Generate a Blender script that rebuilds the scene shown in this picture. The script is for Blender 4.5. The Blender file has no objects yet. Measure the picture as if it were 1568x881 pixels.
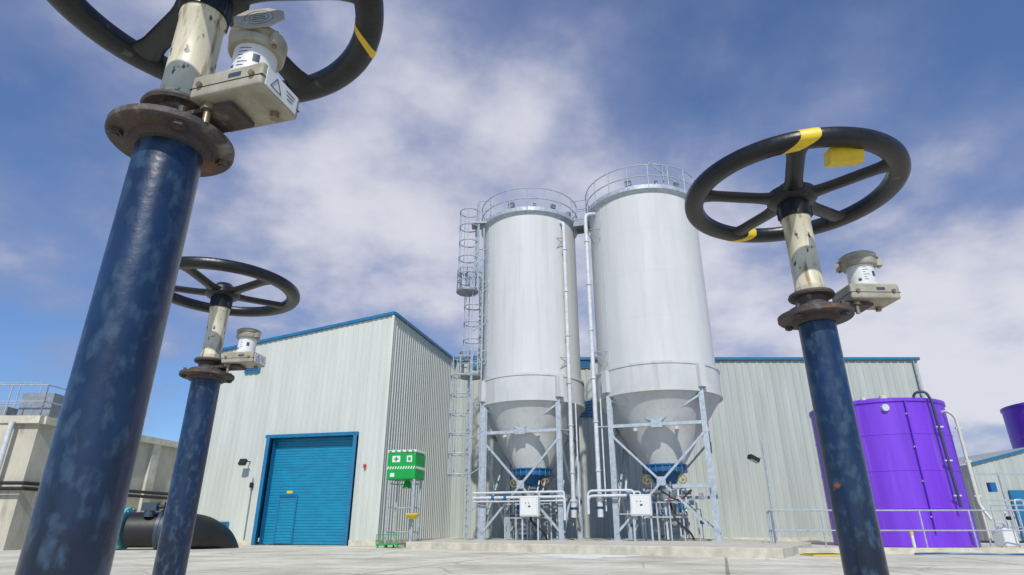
import bpy, bmesh, math, random
from mathutils import Vector, Matrix
random.seed(7)
R=math.radians
scene=bpy.context.scene
V=Vector
# ---------------------------------------------------------------- materials
def lin(n,c): 
    n.default_value=(c[0],c[1],c[2],1)
def mat(name,c1,c2=None,rough=.5,metal=0,scale=4,stretch=(1,1,1),lo=.35,hi=.65,bump=0,bscale=30,c3=None,s3=2,t3=.66,coat=0,spec=.5,rvar=0.1,w3=.03,st3=(1,1,1),c4=None,s4=8,t4=.7,w4=.02,st4=(1,1,1),bdist=.01):
    m=bpy.data.materials.new(name); m.use_nodes=True
    nt=m.node_tree; N=nt.nodes; L=nt.links
    b=N['Principled BSDF']; b.inputs['Roughness'].default_value=rough; b.inputs['Metallic'].default_value=metal
    b.inputs['Specular IOR Level'].default_value=spec
    if coat: b.inputs['Coat Weight'].default_value=coat; b.inputs['Coat Roughness'].default_value=.15
    tc=N.new('ShaderNodeTexCoord'); mp=N.new('ShaderNodeMapping'); mp.inputs['Scale'].default_value=stretch
    L.new(tc.outputs['Object'],mp.inputs['Vector'])
    if c2 is None: c2=tuple(x*.85 for x in c1)
    n=N.new('ShaderNodeTexNoise'); n.inputs['Scale'].default_value=scale; n.inputs['Detail'].default_value=8; n.inputs['Roughness'].default_value=.62
    L.new(mp.outputs[0],n.inputs['Vector'])
    r=N.new('ShaderNodeMapRange'); r.inputs[1].default_value=lo; r.inputs[2].default_value=hi
    L.new(n.outputs['Fac'],r.inputs[0])
    mx=N.new('ShaderNodeMix'); mx.data_type='RGBA'
    lin(mx.inputs[6],c1); lin(mx.inputs[7],c2); L.new(r.outputs[0],mx.inputs[0])
    col=mx.outputs[2]
    for (cc,ss,tt,ww,stt) in ((c3,s3,t3,w3,st3),(c4,s4,t4,w4,st4)):
        if not cc: continue
        mq=N.new('ShaderNodeMapping'); mq.inputs['Scale'].default_value=stt; mq.inputs['Location'].default_value=(ss,3.1,1.7)
        L.new(tc.outputs['Object'],mq.inputs[0])
        n3=N.new('ShaderNodeTexNoise'); n3.inputs['Scale'].default_value=ss; n3.inputs['Detail'].default_value=6
        L.new(mq.outputs[0],n3.inputs['Vector'])
        r3=N.new('ShaderNodeMapRange'); r3.inputs[1].default_value=tt; r3.inputs[2].default_value=tt+ww
        L.new(n3.outputs['Fac'],r3.inputs[0])
        m3=N.new('ShaderNodeMix'); m3.data_type='RGBA'; L.new(col,m3.inputs[6]); lin(m3.inputs[7],cc); L.new(r3.outputs[0],m3.inputs[0]); col=m3.outputs[2]
    L.new(col,b.inputs['Base Color'])
    rr=N.new('ShaderNodeMapRange'); rr.inputs[3].default_value=max(0.02,rough-rvar); rr.inputs[4].default_value=min(1,rough+rvar)
    L.new(n.outputs['Fac'],rr.inputs[0]); L.new(rr.outputs[0],b.inputs['Roughness'])
    if bump:
        nb=N.new('ShaderNodeTexNoise'); nb.inputs['Scale'].default_value=bscale; nb.inputs['Detail'].default_value=5
        L.new(tc.outputs['Object'],nb.inputs['Vector'])
        bp=N.new('ShaderNodeBump'); bp.inputs['Strength'].default_value=bump; bp.inputs['Distance'].default_value=bdist
        L.new(nb.outputs['Fac'],bp.inputs['Height']); L.new(bp.outputs[0],b.inputs['Normal'])
    return m
M={}
M['clad']=mat('cladding_grey',(.54,.572,.53),(.46,.49,.455),rough=.5,scale=1.2,stretch=(1.5,1.5,.15),spec=.35)
M['cladm']=mat('cladding_main',(.43,.465,.435),(.35,.385,.36),rough=.55,scale=1.2,stretch=(1.5,1.5,.15),spec=.3)
M['trim']=mat('blue_trim',(.008,.16,.32),(.008,.12,.26),rough=.4,scale=3)
M['shutter']=mat('blue_shutter',(.008,.24,.40),(.01,.18,.32),rough=.4,scale=2,stretch=(1,1,3))
M['roof']=mat('roof_sheet',(.35,.37,.38),rough=.6)
M['silo']=mat('silo_paint',(.565,.58,.58),(.505,.522,.525),rough=.7,scale=.9,stretch=(1.5,1.5,.22),rvar=.05,spec=.25,c3=(.46,.475,.475),s3=1.2,t3=.56,w3=.2,st3=(3,3,.12))
M['silo2']=mat('silo_skirt_paint',(.53,.55,.55),(.455,.475,.475),rough=.75,scale=1.5,stretch=(1,1,.4),spec=.2,c3=(.40,.41,.40),s3=1.6,t3=.58,w3=.2,st3=(3,3,.2))
M['galv']=mat('galvanised_steel',(.44,.49,.54),(.29,.34,.39),rough=.5,metal=.2,scale=7)
M['galvd']=mat('galvanised_dull',(.31,.34,.37),(.20,.23,.26),rough=.5,metal=.3,scale=7)
M['pipew']=mat('grey_white_pipe',(.60,.63,.66),(.45,.48,.51),rough=.45,scale=5)
M['bluepaint']=mat('blue_fitting',(.01,.12,.30),rough=.4)
M['yellow']=mat('yellow_paint',(.75,.55,.015),(.6,.42,.02),rough=.45,scale=40)
M['yellowd']=mat('yellow_actuator',(.40,.26,.02),(.25,.16,.02),rough=.5,scale=20)
M['black']=mat('black_paint',(.006,.007,.010),(.013,.015,.018),rough=.34,scale=25,bump=.12,bscale=160,spec=.38,c3=(.06,.06,.055),s3=34,t3=.66,w3=.06,bdist=.004)
M['blackp']=mat('black_plastic',(.012,.012,.014),rough=.5)
M['slate']=mat('dark_grey_pipe',(.035,.055,.085),rough=.45)
M['navy']=mat('navy_pipe_paint',(.003,.009,.026),(.005,.030,.095),rough=.32,scale=9,stretch=(1,1,.3),lo=.40,hi=.64,bump=.3,bscale=60,bdist=.003,c3=(.026,.055,.10),s3=70,t3=.50,w3=.16,st3=(1,1,.55),c4=(.27,.085,.02),s4=15,t4=.70,w4=.03,coat=.15,rvar=.14)
M['rust']=mat('weathered_flange',(.045,.046,.052),(.080,.052,.038),rough=.65,scale=26,bump=.5,bscale=90,bdist=.005,c3=(.20,.19,.17),s3=24,t3=.60,w3=.12,c4=(.16,.065,.02),s4=17,t4=.62,w4=.06)
M['cream']=mat('stained_spindle_cover',(.66,.63,.50),(.48,.44,.31),rough=.45,scale=16,stretch=(2,2,.4),lo=.38,hi=.62,c3=(.24,.18,.09),s3=22,t3=.53,w3=.13,st3=(3.2,3.2,.45),c4=(.07,.065,.05),s4=70,t4=.61,w4=.05,st4=(1,1,.5),spec=.4,rvar=.12)
M['sbox']=mat('sensor_box_metal',(.38,.36,.29),(.26,.24,.185),rough=.5,scale=30,c3=(.20,.15,.08),s3=25,t3=.62,w3=.1)
M['white']=mat('white_plastic',(.70,.72,.71),(.58,.60,.59),rough=.4,scale=20)
M['ink']=mat('dark_print',(.04,.06,.09),rough=.5)
M['brass']=mat('steel_bolt',(.34,.29,.20),(.20,.14,.09),rough=.4,metal=.6,scale=80)
M['conc']=mat('concrete_wall',(.52,.49,.40),(.38,.36,.29),rough=.85,scale=1.3,stretch=(1,1,.5),bump=.4,bscale=14,c3=(.27,.26,.22),s3=1.6,t3=.6,w3=.15,st3=(1.5,1.5,.35))
M['kerb']=mat('kerb_concrete',(.60,.57,.47),(.42,.40,.33),rough=.85,scale=3,bump=.4,bscale=25)
M['purple']=mat('purple_tank',(.185,.045,.66),(.135,.028,.52),rough=.42,scale=.9,stretch=(2,2,.2),rvar=.06,c3=(.22,.10,.58),s3=1.1,t3=.60,w3=.2,st3=(3,3,.15))
M['green']=mat('safety_green',(.0,.33,.05),(.0,.27,.04),rough=.4)
M['red']=mat('red_plastic',(.5,.02,.02),rough=.4)
M['cyan']=mat('cyan_fitting',(.12,.45,.50),rough=.4)
M['cream2']=mat('cream_pipe',(.60,.60,.50),rough=.45)
M['glass']=mat('lamp_glass',(.3,.33,.35),rough=.1)
M['pale_patch']=mat('pale_ground',(.80,.79,.75),(.70,.69,.64),rough=.7,scale=5)  # mottled tone, paler than the yard concrete
def ground_mat():
    m=bpy.data.materials.new('concrete_yard'); m.use_nodes=True
    nt=m.node_tree;N=nt.nodes;L=nt.links;b=N['Principled BSDF'];b.inputs['Roughness'].default_value=.85
    tc=N.new('ShaderNodeTexCoord')
    n1=N.new('ShaderNodeTexNoise');n1.inputs['Scale'].default_value=.5;n1.inputs['Detail'].default_value=10;n1.inputs['Roughness'].default_value=.68
    n2=N.new('ShaderNodeTexNoise');n2.inputs['Scale'].default_value=9;n2.inputs['Detail'].default_value=6
    mp=N.new('ShaderNodeMapping');mp.inputs['Rotation'].default_value=(0,0,R(18))
    br=N.new('ShaderNodeTexBrick');br.offset=0;br.inputs['Scale'].default_value=1;br.inputs['Brick Width'].default_value=5;br.inputs['Row Height'].default_value=4.2
    br.inputs['Mortar Size'].default_value=.03;lin(br.inputs['Color1'],(1,1,1));lin(br.inputs['Color2'],(.92,.92,.90));lin(br.inputs['Mortar'],(.5,.48,.43))
    for a in (n1,n2): L.new(tc.outputs['Object'],a.inputs['Vector'])
    L.new(tc.outputs['Object'],mp.inputs[0]);L.new(mp.outputs[0],br.inputs['Vector'])
    cr=N.new('ShaderNodeValToRGB');e=cr.color_ramp.elements
    e[0].position=.36;e[0].color=(.45,.42,.325,1);e[1].position=.60;e[1].color=(.73,.695,.58,1)
    L.new(n1.outputs['Fac'],cr.inputs[0])
    mx=N.new('ShaderNodeMix');mx.data_type='RGBA';mx.blend_type='MULTIPLY';mx.inputs[0].default_value=1
    L.new(cr.outputs[0],mx.inputs[6]);L.new(br.outputs['Color'],mx.inputs[7])
    vo=N.new('ShaderNodeTexVoronoi');vo.feature='DISTANCE_TO_EDGE';vo.inputs['Scale'].default_value=.45
    nd=N.new('ShaderNodeMix');nd.data_type='RGBA';nd.inputs[0].default_value=.25;L.new(tc.outputs['Object'],nd.inputs[6]);L.new(n1.outputs['Color'],nd.inputs[7]);L.new(nd.outputs[2],vo.inputs['Vector'])
    rc=N.new('ShaderNodeMapRange');rc.inputs[1].default_value=0;rc.inputs[2].default_value=.010;rc.inputs[3].default_value=.68;rc.inputs[4].default_value=1;L.new(vo.outputs['Distance'],rc.inputs[0])
    r2=N.new('ShaderNodeMapRange');r2.inputs[3].default_value=.80;r2.inputs[4].default_value=1.14;L.new(n2.outputs['Fac'],r2.inputs[0])
    ml=N.new('ShaderNodeMath');ml.operation='MULTIPLY';L.new(rc.outputs[0],ml.inputs[0]);L.new(r2.outputs[0],ml.inputs[1])
    mx2=N.new('ShaderNodeMix');mx2.data_type='RGBA';mx2.blend_type='MULTIPLY';mx2.inputs[0].default_value=1
    L.new(mx.outputs[2],mx2.inputs[6]);L.new(ml.outputs[0],mx2.inputs[7]);L.new(mx2.outputs[2],b.inputs['Base Color'])
    bp=N.new('ShaderNodeBump');bp.inputs['Strength'].default_value=.25;bp.inputs['Distance'].default_value=.01;L.new(n2.outputs['Fac'],bp.inputs['Height']);L.new(bp.outputs[0],b.inputs['Normal'])
    return m
M['ground']=ground_mat()
# ---------------------------------------------------------------- builders
class Asset:
    def __init__(s,name,loc=(0,0,0)):
        s.loc=V(loc); s.e=bpy.data.objects.new(name,None); s.e.location=s.loc; s.e.empty_display_size=.3
        scene.collection.objects.link(s.e); s.parts={}
    def bm(s,part,m,smooth=True):
        k=(part,m)
        if k not in s.parts: s.parts[k]=(bmesh.new(),smooth)
        return s.parts[k][0]
    def done(s,bevel=None):
        for (part,m),(b,sm) in s.parts.items():
            bmesh.ops.translate(b,verts=b.verts,vec=-s.loc)
            me=bpy.data.meshes.new(part)
            bmesh.ops.recalc_face_normals(b,faces=b.faces)
            b.to_mesh(me);b.free()
            me.materials.append(M[m])
            if sm is True:
                me.polygons.foreach_set('use_smooth',[True]*len(me.polygons))
                me.set_sharp_from_angle(angle=R(38))
            o=bpy.data.objects.new(part,me);scene.collection.objects.link(o);o.parent=s.e
            if bevel and part in bevel:
                md=o.modifiers.new('bev','BEVEL');md.width=bevel[part];md.segments=3;md.limit_method='ANGLE'
def frame(d):
    d=d.normalized(); up=V((0,0,1)) if abs(d.z)<.95 else V((1,0,0))
    x=d.cross(up).normalized(); y=x.cross(d).normalized(); return x,y
def tube(b,p0,p1,r,seg=10,r2=None,cap=True):
    p0=V(p0);p1=V(p1);r2=r if r2 is None else r2
    x,y=frame(p1-p0);A=[];B=[]
    for i in range(seg):
        a=2*math.pi*i/seg;o=x*math.cos(a)+y*math.sin(a)
        A.append(b.verts.new(p0+o*r));B.append(b.verts.new(p1+o*r2))
    for i in range(seg):
        j=(i+1)%seg;b.faces.new((A[i],A[j],B[j],B[i]))
    if cap: b.faces.new(A);b.faces.new(B)
def beam(b,p0,p1,w,h):
    p0=V(p0);p1=V(p1);x,y=frame(p1-p0);vs=[]
    for p in(p0,p1):
        for sx,sy in((-1,-1),(1,-1),(1,1),(-1,1)): vs.append(b.verts.new(p+x*sx*w/2+y*sy*h/2))
    for i in range(4):
        j=(i+1)%4;b.faces.new((vs[i],vs[j],vs[4+j],vs[4+i]))
    b.faces.new(vs[:4]);b.faces.new(vs[4:])
def box(b,c,s,rz=0,tilt=None):
    mt=Matrix.Translation(V(c))@Matrix.Rotation(rz,4,'Z')
    if tilt: mt=mt@tilt
    mt=mt@Matrix.Diagonal((s[0],s[1],s[2],1))
    bmesh.ops.create_cube(b,size=1,matrix=mt)
def lathe(b,c,prof,seg=48,closed=False,a0=0,a1=2*math.pi,capends=False,skew=None):
    c=V(c);full=abs(a1-a0-2*math.pi)<1e-6;n=seg if full else seg+1;rings=[]
    for r,z in prof:
        o=0 if skew is None else (r-skew[0])*skew[1]
        rings.append([b.verts.new(c+V((r*math.cos(o+a0+(a1-a0)*i/seg),r*math.sin(o+a0+(a1-a0)*i/seg),z))) for i in range(n)])
    m=len(prof);rng=range(m if closed else m-1)
    for k in rng:
        P=rings[k];Q=rings[(k+1)%m]
        for i in range(seg):
            j=(i+1)%n;b.faces.new((P[i],P[j],Q[j],Q[i]))
    if capends and full and not closed:
        b.faces.new(rings[0]);b.faces.new(rings[-1])
    if closed and not full:
        b.faces.new([r[0] for r in rings]);b.faces.new([r[-1] for r in rings])
def rounded(pts,rad=.2,n=5):
    pts=[V(p) for p in pts];out=[pts[0]]
    for i in range(1,len(pts)-1):
        a,p,c=pts[i-1],pts[i],pts[i+1];u=(a-p);w=(c-p);d=min(rad,u.length*.45,w.length*.45)
        s=p+u.normalized()*d;e=p+w.normalized()*d
        for k in range(n+1):
            t=k/n;out.append((1-t)**2*s+2*t*(1-t)*p+t*t*e)
    out.append(pts[-1]);return out
def sweep(b,pts,r,seg=10,closed=False,flat=1.0,rs=None):
    pts=[V(p) for p in pts];n=len(pts);rings=[]
    x=None
    for i,p in enumerate(pts):
        if closed: d=pts[(i+1)%n]-pts[i-1]
        else: d=pts[min(i+1,n-1)]-pts[max(i-1,0)]
        d.normalize()
        if x is None: x,y=frame(d)
        else:
            x=(x-d*x.dot(d)).normalized();y=x.cross(d)
        rr=rs[i] if rs else r
        rings.append([b.verts.new(p+(x*math.cos(2*math.pi*k/seg)*(rr)+y*math.sin(2*math.pi*k/seg)*(rr*flat if not rs else r*flat))) for k in range(seg)])
    for i in range(n if closed else n-1):
        P=rings[i];Q=rings[(i+1)%n]
        for k in range(seg):
            j=(k+1)%seg;b.faces.new((P[k],P[j],Q[j],Q[k]))
    if not closed: b.faces.new(rings[0]);b.faces.new(rings[-1])
def circ(c,r,n,a0=0,a1=2*math.pi,full=True):
    c=V(c);return [c+V((r*math.cos(a0+(a1-a0)*i/n),r*math.sin(a0+(a1-a0)*i/n),0)) for i in range(n if full else n+1)]
def clad(b,p0,p1,n,zb,zt0,zt1,pitch=.25,dep=.022):
    p0=V((p0[0],p0[1],0));p1=V((p1[0],p1[1],0));n=V((n[0],n[1],0)).normalized();Lg=(p1-p0).length;d=(p1-p0)/Lg
    cols=[(0,0)]
    s=0
    while s<Lg:
        for f,o in((.55,0),(.66,1),(.88,1),(.99,0)):
            q=s+f*pitch
            if q<Lg: cols.append((q,o))
        s+=pitch
    cols.append((Lg,0))
    prev=None
    for q,o in cols:
        p=p0+d*q+n*(o*dep);zt=zt0+(zt1-zt0)*q/Lg
        a=b.verts.new((p.x,p.y,zb));c=b.verts.new((p.x,p.y,zt))
        if prev: b.faces.new((prev[0],a,c,prev[1]))
        prev=(a,c)
def quad(b,*ps): b.faces.new([b.verts.new(p) for p in ps])
def railing(b,pts,h=1.1,sp=1.5,r=.022,mid=True,closed=False):
    pts=[V(p) for p in pts]
    segs=list(zip(pts,pts[1:]))+([(pts[-1],pts[0])] if closed else [])
    for a,c in segs:
        tube(b,a+V((0,0,h)),c+V((0,0,h)),r,8)
        if mid: tube(b,a+V((0,0,h*.5)),c+V((0,0,h*.5)),r*.85,8)
        n=max(1,round((c-a).length/sp))
        for i in range(n+1):
            p=a+(c-a)*i/n;tube(b,p,p+V((0,0,h)),r,8)
# ---------------------------------------------------------------- ground
g=Asset('ground');b=g.bm('yard_slab','ground',False)
quad(b,(-600,-300,0),(600,-300,0),(600,900,0),(-600,900,0));g.done()
# ---------------------------------------------------------------- valves
def valve(name,x,y,zf,zw,Rw,rp,phase,sx=.12,srot=0.0,marks=(),spos=(0,0),tagang=None,lid=False,fl=.037,dish=.060):
    A=Asset(name,(x,y,0));c=V((x,y,0))
    b=A.bm('riser_pipe','navy');lathe(b,c,[(rp*1.9,0.002),(rp*1.9,.02),(rp,.021),(rp,.3),(rp,.6),(rp,zf-.012)],40,capends=True)
    b=A.bm('flange_plate','rust')
    rf=rp*1.0+fl
    lathe(b,c,[(rp*.9,zf-.022),(rp+.008,zf-.022),(rp+.010,zf-.012),(rf-.002,zf-.011),(rf,zf-.009),(rf,zf-.001),(rf-.002,zf),(rf*.7,zf+.0005),(rf*.68,zf+.012),(rf*.5,zf+.013)],48)
    lathe(b,c,[(.02,zf+.013),(.030,zf+.014),(.031,zf+.036),(.044,zf+.037),(.046,zf+.041),(.044,zf+.046),(.02,zf+.047)],40)
    bb=A.bm('flange_bolts','rust')
    for i in range(4):
        a=R(35+90*i);p=c+V((math.cos(a)*rf*.83,math.sin(a)*rf*.83,0))
        tube(bb,p+V((0,0,zf-.019)),p+V((0,0,zf+.012)),.0045,8);tube(bb,p+V((0,0,zf-.017)),p+V((0,0,zf-.0115)),.0085,6)
    zh=zw-dish
    b=A.bm('spindle_cover','cream')
    lathe(b,c,[(.030,zf+.045),(.0305,zf+.06),(.029,zf+.062),(.029,zh-.018),(.0305,zh-.016),(.0305,zh-.006),(.022,zh-.004)],32)
    b=A.bm('hub','black')
    lathe(b,c,[(.02,zh-.006),(.033,zh-.006),(.034,zh+.03),(.048,zh+.034),(.054,zh+.042),(.052,zh+.060),(.034,zh+.068),(.024,zh+.08),(0.001,zh+.082)],32)
    b=A.bm('hub_key_collar','black',False);box(b,c+V((0,0,zh+.010)),(.058,.050,.030),R(20))
    b=A.bm('wheel_rim','black')
    pr=[]
    for i in range(20):
        a=2*math.pi*i/20;ca,sa=math.cos(a),math.sin(a)
        pr.append((Rw-.021+.0215*math.copysign(abs(ca)**.8,ca),zw+.015*math.copysign(abs(sa)**.75,sa)+(.003 if sa>0 else 0)))
    lathe(b,c,pr,96,closed=True)
    bs=A.bm('spokes','black')
    for i in range(5):
        a=phase+i*2*math.pi/5;d=V((math.cos(a),math.sin(a),0));pts=[];rs=[]
        for k in range(15):
            t=k/14;rr=.028+(Rw-.028-.020)*t
            z=zh+.048+(zw-.001-zh-.048)*(t*t*(3-2*t))
            pts.append(c+d*rr+V((0,0,z)));rs.append(.0185+.014*(max(0,1-t*3.2)**2)+.024*(max(0,t*3.6-2.6)**2))
        sweep(bs,pts,.0155,14,flat=.62,rs=rs)
    yb=A.bm('yellow_tape','yellow')
    for m0,m1 in marks:
        pr2=[(Rw-.021+(q[0]-(Rw-.021))*1.03,zw+(q[1]-zw)*1.05) for q in pr]
        lathe(yb,c,pr2,8,closed=True,a0=m0,a1=m1,skew=(Rw-.021,5.0))
    if tagang is not None:
        p=c+V((math.cos(tagang)*(Rw-.060),math.sin(tagang)*(Rw-.060),zw-.016))
        t=A.bm('yellow_tag','yellow',False);box(t,p,(.066,.034,.034),tagang+1.25,Matrix.Rotation(.3,4,'X'))
    d=V((math.cos(srot),math.sin(srot),0));nrm=V((-d.y,d.x,0))
    bc=c+d*sx+V((spos[0],spos[1],zf+.042))
    br=A.bm('sensor_bracket','rust',False)
    box(br,c+d*(sx*.55)+V((0,0,zf+.018)),(sx*.9,.045,.007),srot)
    bx=A.bm('sensor_box','sbox',False);box(bx,bc,(.105,.075,.034),srot)
    wl=A.bm('sensor_label','white',False);box(wl,bc+d*.0532+V((0,0,.0)),(.0012,.060,.026),srot)
    sb=A.bm('sensor_seam','blackp',False);box(sb,bc+V((0,0,-.003)),(.1058,.0758,.0012),srot)
    ink=A.bm('label_print','ink',False)
    e=bc+d*.0541
    for (u0,v0,u1,v1) in((-.010,-.008,0.0,.009),(0.0,.009,.010,-.008),(.010,-.008,-.010,-.008)):
        beam(ink,e+nrm*(u0-.012)+V((0,0,v0)),e+nrm*(u1-.012)+V((0,0,v1)),.0008,.0008)
    for q in range(3): box(ink,e+nrm*.015+V((0,0,.006-.005*q)),(.0006,.018-.004*q,.0009),srot)
    box(ink,bc+d*.012-nrm*.0377+V((0,0,.005)),(.018,.0008,.006),srot)
    bolt=A.bm('bracket_bolts','brass')
    p=bc-d*.036-nrm*.020;tube(bolt,p+V((0,0,-.045)),p+V((0,0,-.016)),.0045,10);tube(bolt,p+V((0,0,-.026)),p+V((0,0,-.0175)),.009,6)
    p=bc+d*.034+nrm*.016;tube(bolt,p+V((0,0,-.026)),p+V((0,0,-.016)),.006,8)
    for q in(-.038,.038):
        p=bc-nrm*.038+d*q;tube(bolt,p,p-nrm*.003,.004,10)
    sc=bc+d*.002+V((0,0,.017))
    sp=A.bm('sensor_body','white');lathe(sp,sc,[(.031,0),(.031,.007),(.027,.009),(.027,.052),(.022,.053)],40)
    cap=A.bm('sensor_cap','sbox')
    lathe(cap,sc,[(.020,.050),(.033,.050),(.035,.053),(.0355,.061),(.033,.064),(.033,.067),(.0365,.069),(.0365,.076),(.032,.079),(.028,.080),(.027,.077),(.001,.077)],40)
    for a in(srot+2.6,srot-.3):
        q=sc+V((math.cos(a)*.038,math.sin(a)*.038,.059));box(cap,q,(.014,.012,.016),a);tube(bolt,q+V((0,0,-.012)),q+V((0,0,.014)),.003,8)
    for k in range(6):
        w=.15+.45*random.random();a0=R(-105)-.1
        lathe(ink,sc,[(.0272,.014+.0055*k),(.0273,.0152+.0055*k)],6,a0=a0,a1=a0+w)
    lathe(ink,sc,[(.0273,.022),(.0273,.034)],6,a0=R(-70),a1=R(-52))
    lathe(ink,sc,[(.0273,.012),(.0273,.018)],6,a0=R(-135),a1=R(-122))
    if lid:
        ld=A.bm('tag_plate','sbox',False)
        cc=sc+V((.010,-.030,.088))
        mr4=Matrix.Rotation(srot+.30,4,'Z')@Matrix.Rotation(1.25,4,'X')@Matrix.Rotation(.3,4,'Z')
        vv=[]
        for zq in(-.001,.001):
            vv.append([ld.verts.new(cc+(mr4@V((.034*math.cos(R(22.5+45*i)),.026*math.sin(R(22.5+45*i)),zq)))) for i in range(8)])
        ld.faces.new(vv[0]);ld.faces.new(vv[1])
        for i in range(8): ld.faces.new((vv[0][i],vv[0][(i+1)%8],vv[1][(i+1)%8],vv[1][i]))
        ldi=A.bm('tag_stamp','ink')
        for sgn in(-1,1):
            for rr in(.018,.012): sweep(ldi,[cc+mr4@V((rr*math.cos(q*.2618),rr*math.sin(q*.2618),.0012*sgn)) for q in range(24)],.0003,5,closed=True)
            for q in range(3): 
                a=mr4@V((-.008,.005-.005*q,.0013*sgn));a2=mr4@V((.008,.005-.005*q,.0013*sgn));beam(ldi,cc+a,cc+a2,.0005,.0005)
    A.done(bevel={'sensor_box':.004,'sensor_bracket':.001,'yellow_tag':.004,'hub_key_collar':.004})
valve('valve_handwheel_pillar',.640,1.20,1.020,1.314,.235,.0365,R(250),sx=.118,srot=R(2),marks=[(R(245),R(254)),(R(98),R(104))],tagang=R(280))
valve('valve_handwheel_pillar',-.955,1.85,1.050,1.334,.240,.042,R(262),sx=.115,srot=R(-8))
valve('valve_handwheel_pillar',-.441,.654,1.070,1.333,.248,.0390,R(215),sx=.104,srot=R(-16),marks=[(R(22),R(26))],lid=True,fl=.035,dish=.05)
# ---------------------------------------------------------------- left shed building
C0=V((-5.2,25,0));du=V((-.971,.24,0)).normalized();nf=V((-.24,-.971,0)).normalized();ds=V((.24,.971,0)).normalized();ns=V((.971,-.24,0)).normalized()
def W(s,z,o=0): p=C0+du*s+nf*o;return V((p.x,p.y,z))
A=Asset('metal_shed_building',C0)
b=A.bm('front_cladding','clad',False)
ht=lambda s:9.4-1.1*s/8.55
clad(b,W(0,0),W(1.15,0),nf,.2,ht(0),ht(1.15));clad(b,W(1.15,0),W(5.45,0),nf,4.2,ht(1.15),ht(5.45));clad(b,W(5.45,0),W(8.55,0),nf,.2,ht(5.45),ht(8.55))
CB=C0+ds*8.35
clad(b,C0,CB,ns,.2,9.4,9.4,dep=.03)
LB=W(8.55,0)+ds*8.35
clad(b,W(8.55,0),LB,du,.2,8.3,8.3)
clad(b,CB,LB,ds,.2,9.4,8.3)
k=A.bm('concrete_base','kerb',False)
beam(k,W(-.02,.1,-.05),W(1.15,.1,-.05),.2,.2);beam(k,W(5.45,.1,-.05),W(8.57,.1,-.05),.2,.2);beam(k,C0+ns*-.05+V((0,0,.1)),CB+ns*-.05+V((0,0,.1)),.2,.2)
r=A.bm('roof','roof',False);quad(r,W(-.08,9.42,.08),W(8.63,8.31,.08),LB+V((0,0,8.31)),CB+V((0,0,9.42)))
t=A.bm('roof_trim','trim',False)
beam(t,W(-.06,9.42,.06),W(8.62,8.31,.06),.10,.13);beam(t,C0+ns*.06+V((0,0,9.42)),CB+ns*.06+V((0,0,9.42)),.10,.13)
cf=A.bm('corner_flashing','clad',False);beam(cf,W(.0,.2,.01),W(0,9.34,.01),.10,.10)
beam(t,W(1.15+.11,0,.06),W(1.15+.11,4.2,.06),.22,.14);beam(t,W(5.45-.16,0,.06),W(5.45-.16,4.2,.06),.32,.14);beam(t,W(1.15,4.2+.06,.065),W(5.45,4.2+.06,.065),.14,.14)
quad(t,W(1.37,0,0),W(1.37,0,-.5),W(1.37,4.2,-.5),W(1.37,4.2,0));quad(t,W(5.13,0,0),W(5.13,0,-.5),W(5.13,4.2,-.5),W(5.13,4.2,0));quad(t,W(1.37,4.17,0),W(5.13,4.17,0),W(5.13,4.17,-.5),W(1.37,4.17,-.5))
sh=A.bm('roller_shutter','shutter',False)
def slats(b,s0,s1,z0,z1,o,p=.11,d=.02):
    z=z0;pv=None;rows=[]
    while z<z1-1e-4:
        rows+=[(z,0),(min(z+p*.25,z1),d),(min(z+p*.8,z1),d)];z+=p
    rows.append((z1,0))
    for zz,dd in rows:
        a=b.verts.new(W(s0,zz,o+dd));c=b.verts.new(W(s1,zz,o+dd))
        if pv:b.faces.new((pv[0],a,c,pv[1]))
        pv=(a,c)
slats(sh,1.37,5.13,0.02,4.17,-.3)
pd=A.bm('wicket_door','trim',False)
for s in(3.83,4.62): beam(pd,W(s,0.02,-.25),W(s,1.86,-.25),.06,.06)
beam(pd,W(3.83,1.86,-.25),W(4.62,1.86,-.25),.06,.06)
sh2=A.bm('wicket_leaf','shutter',False);slats(sh2,3.86,4.59,.05,1.82,-.262)
y=A.bm('door_sign','yellow',False);box(y,W(4.2,2.02,-.27),(.26,.01,.10),math.atan2(du.y,du.x))
rd=A.bm('alarm_box','red',False);box(rd,W(.72,2.95,.09),(.10,.07,.14),math.atan2(du.y,du.x))
lv=A.bm('wall_louvres','trim',False)
def louvre(s0,s1,z0,z1,n):
    for q in range(n):
        z=z0+(z1-z0)*(q+.5)/n;beam(lv,W(s0,z,.06),W(s1,z,.06),.05,(z1-z0)/n*.62)
    beam(lv,W(s0,z0,.06),W(s0,z1,.06),.07,.08);beam(lv,W(s1,z0,.06),W(s1,z1,.06),.07,.08);beam(lv,W(s0,z0,.062),W(s1,z0,.062),.08,.06);beam(lv,W(s0,z1,.062),W(s1,z1,.062),.08,.06)
louvre(6.65,8.45,.28,.85,6);louvre(6.35,7.05,7.15,7.6,5)
fl=A.bm('floodlight','blackp',False);tube(fl,W(6.1,3.25,.0),W(6.1,3.25,.35),.02);box(fl,W(6.15,3.2,.42),(.30,.14,.24),math.atan2(du.y,du.x),Matrix.Rotation(.5,4,'X'))
tube(A.bm('conduit','galvd'),W(5.8,.2,.07),W(5.8,2.6,.07),.02);box(fl,W(5.8,2.3,.1),(.12,.1,.2),math.atan2(du.y,du.x))
A.done()
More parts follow.
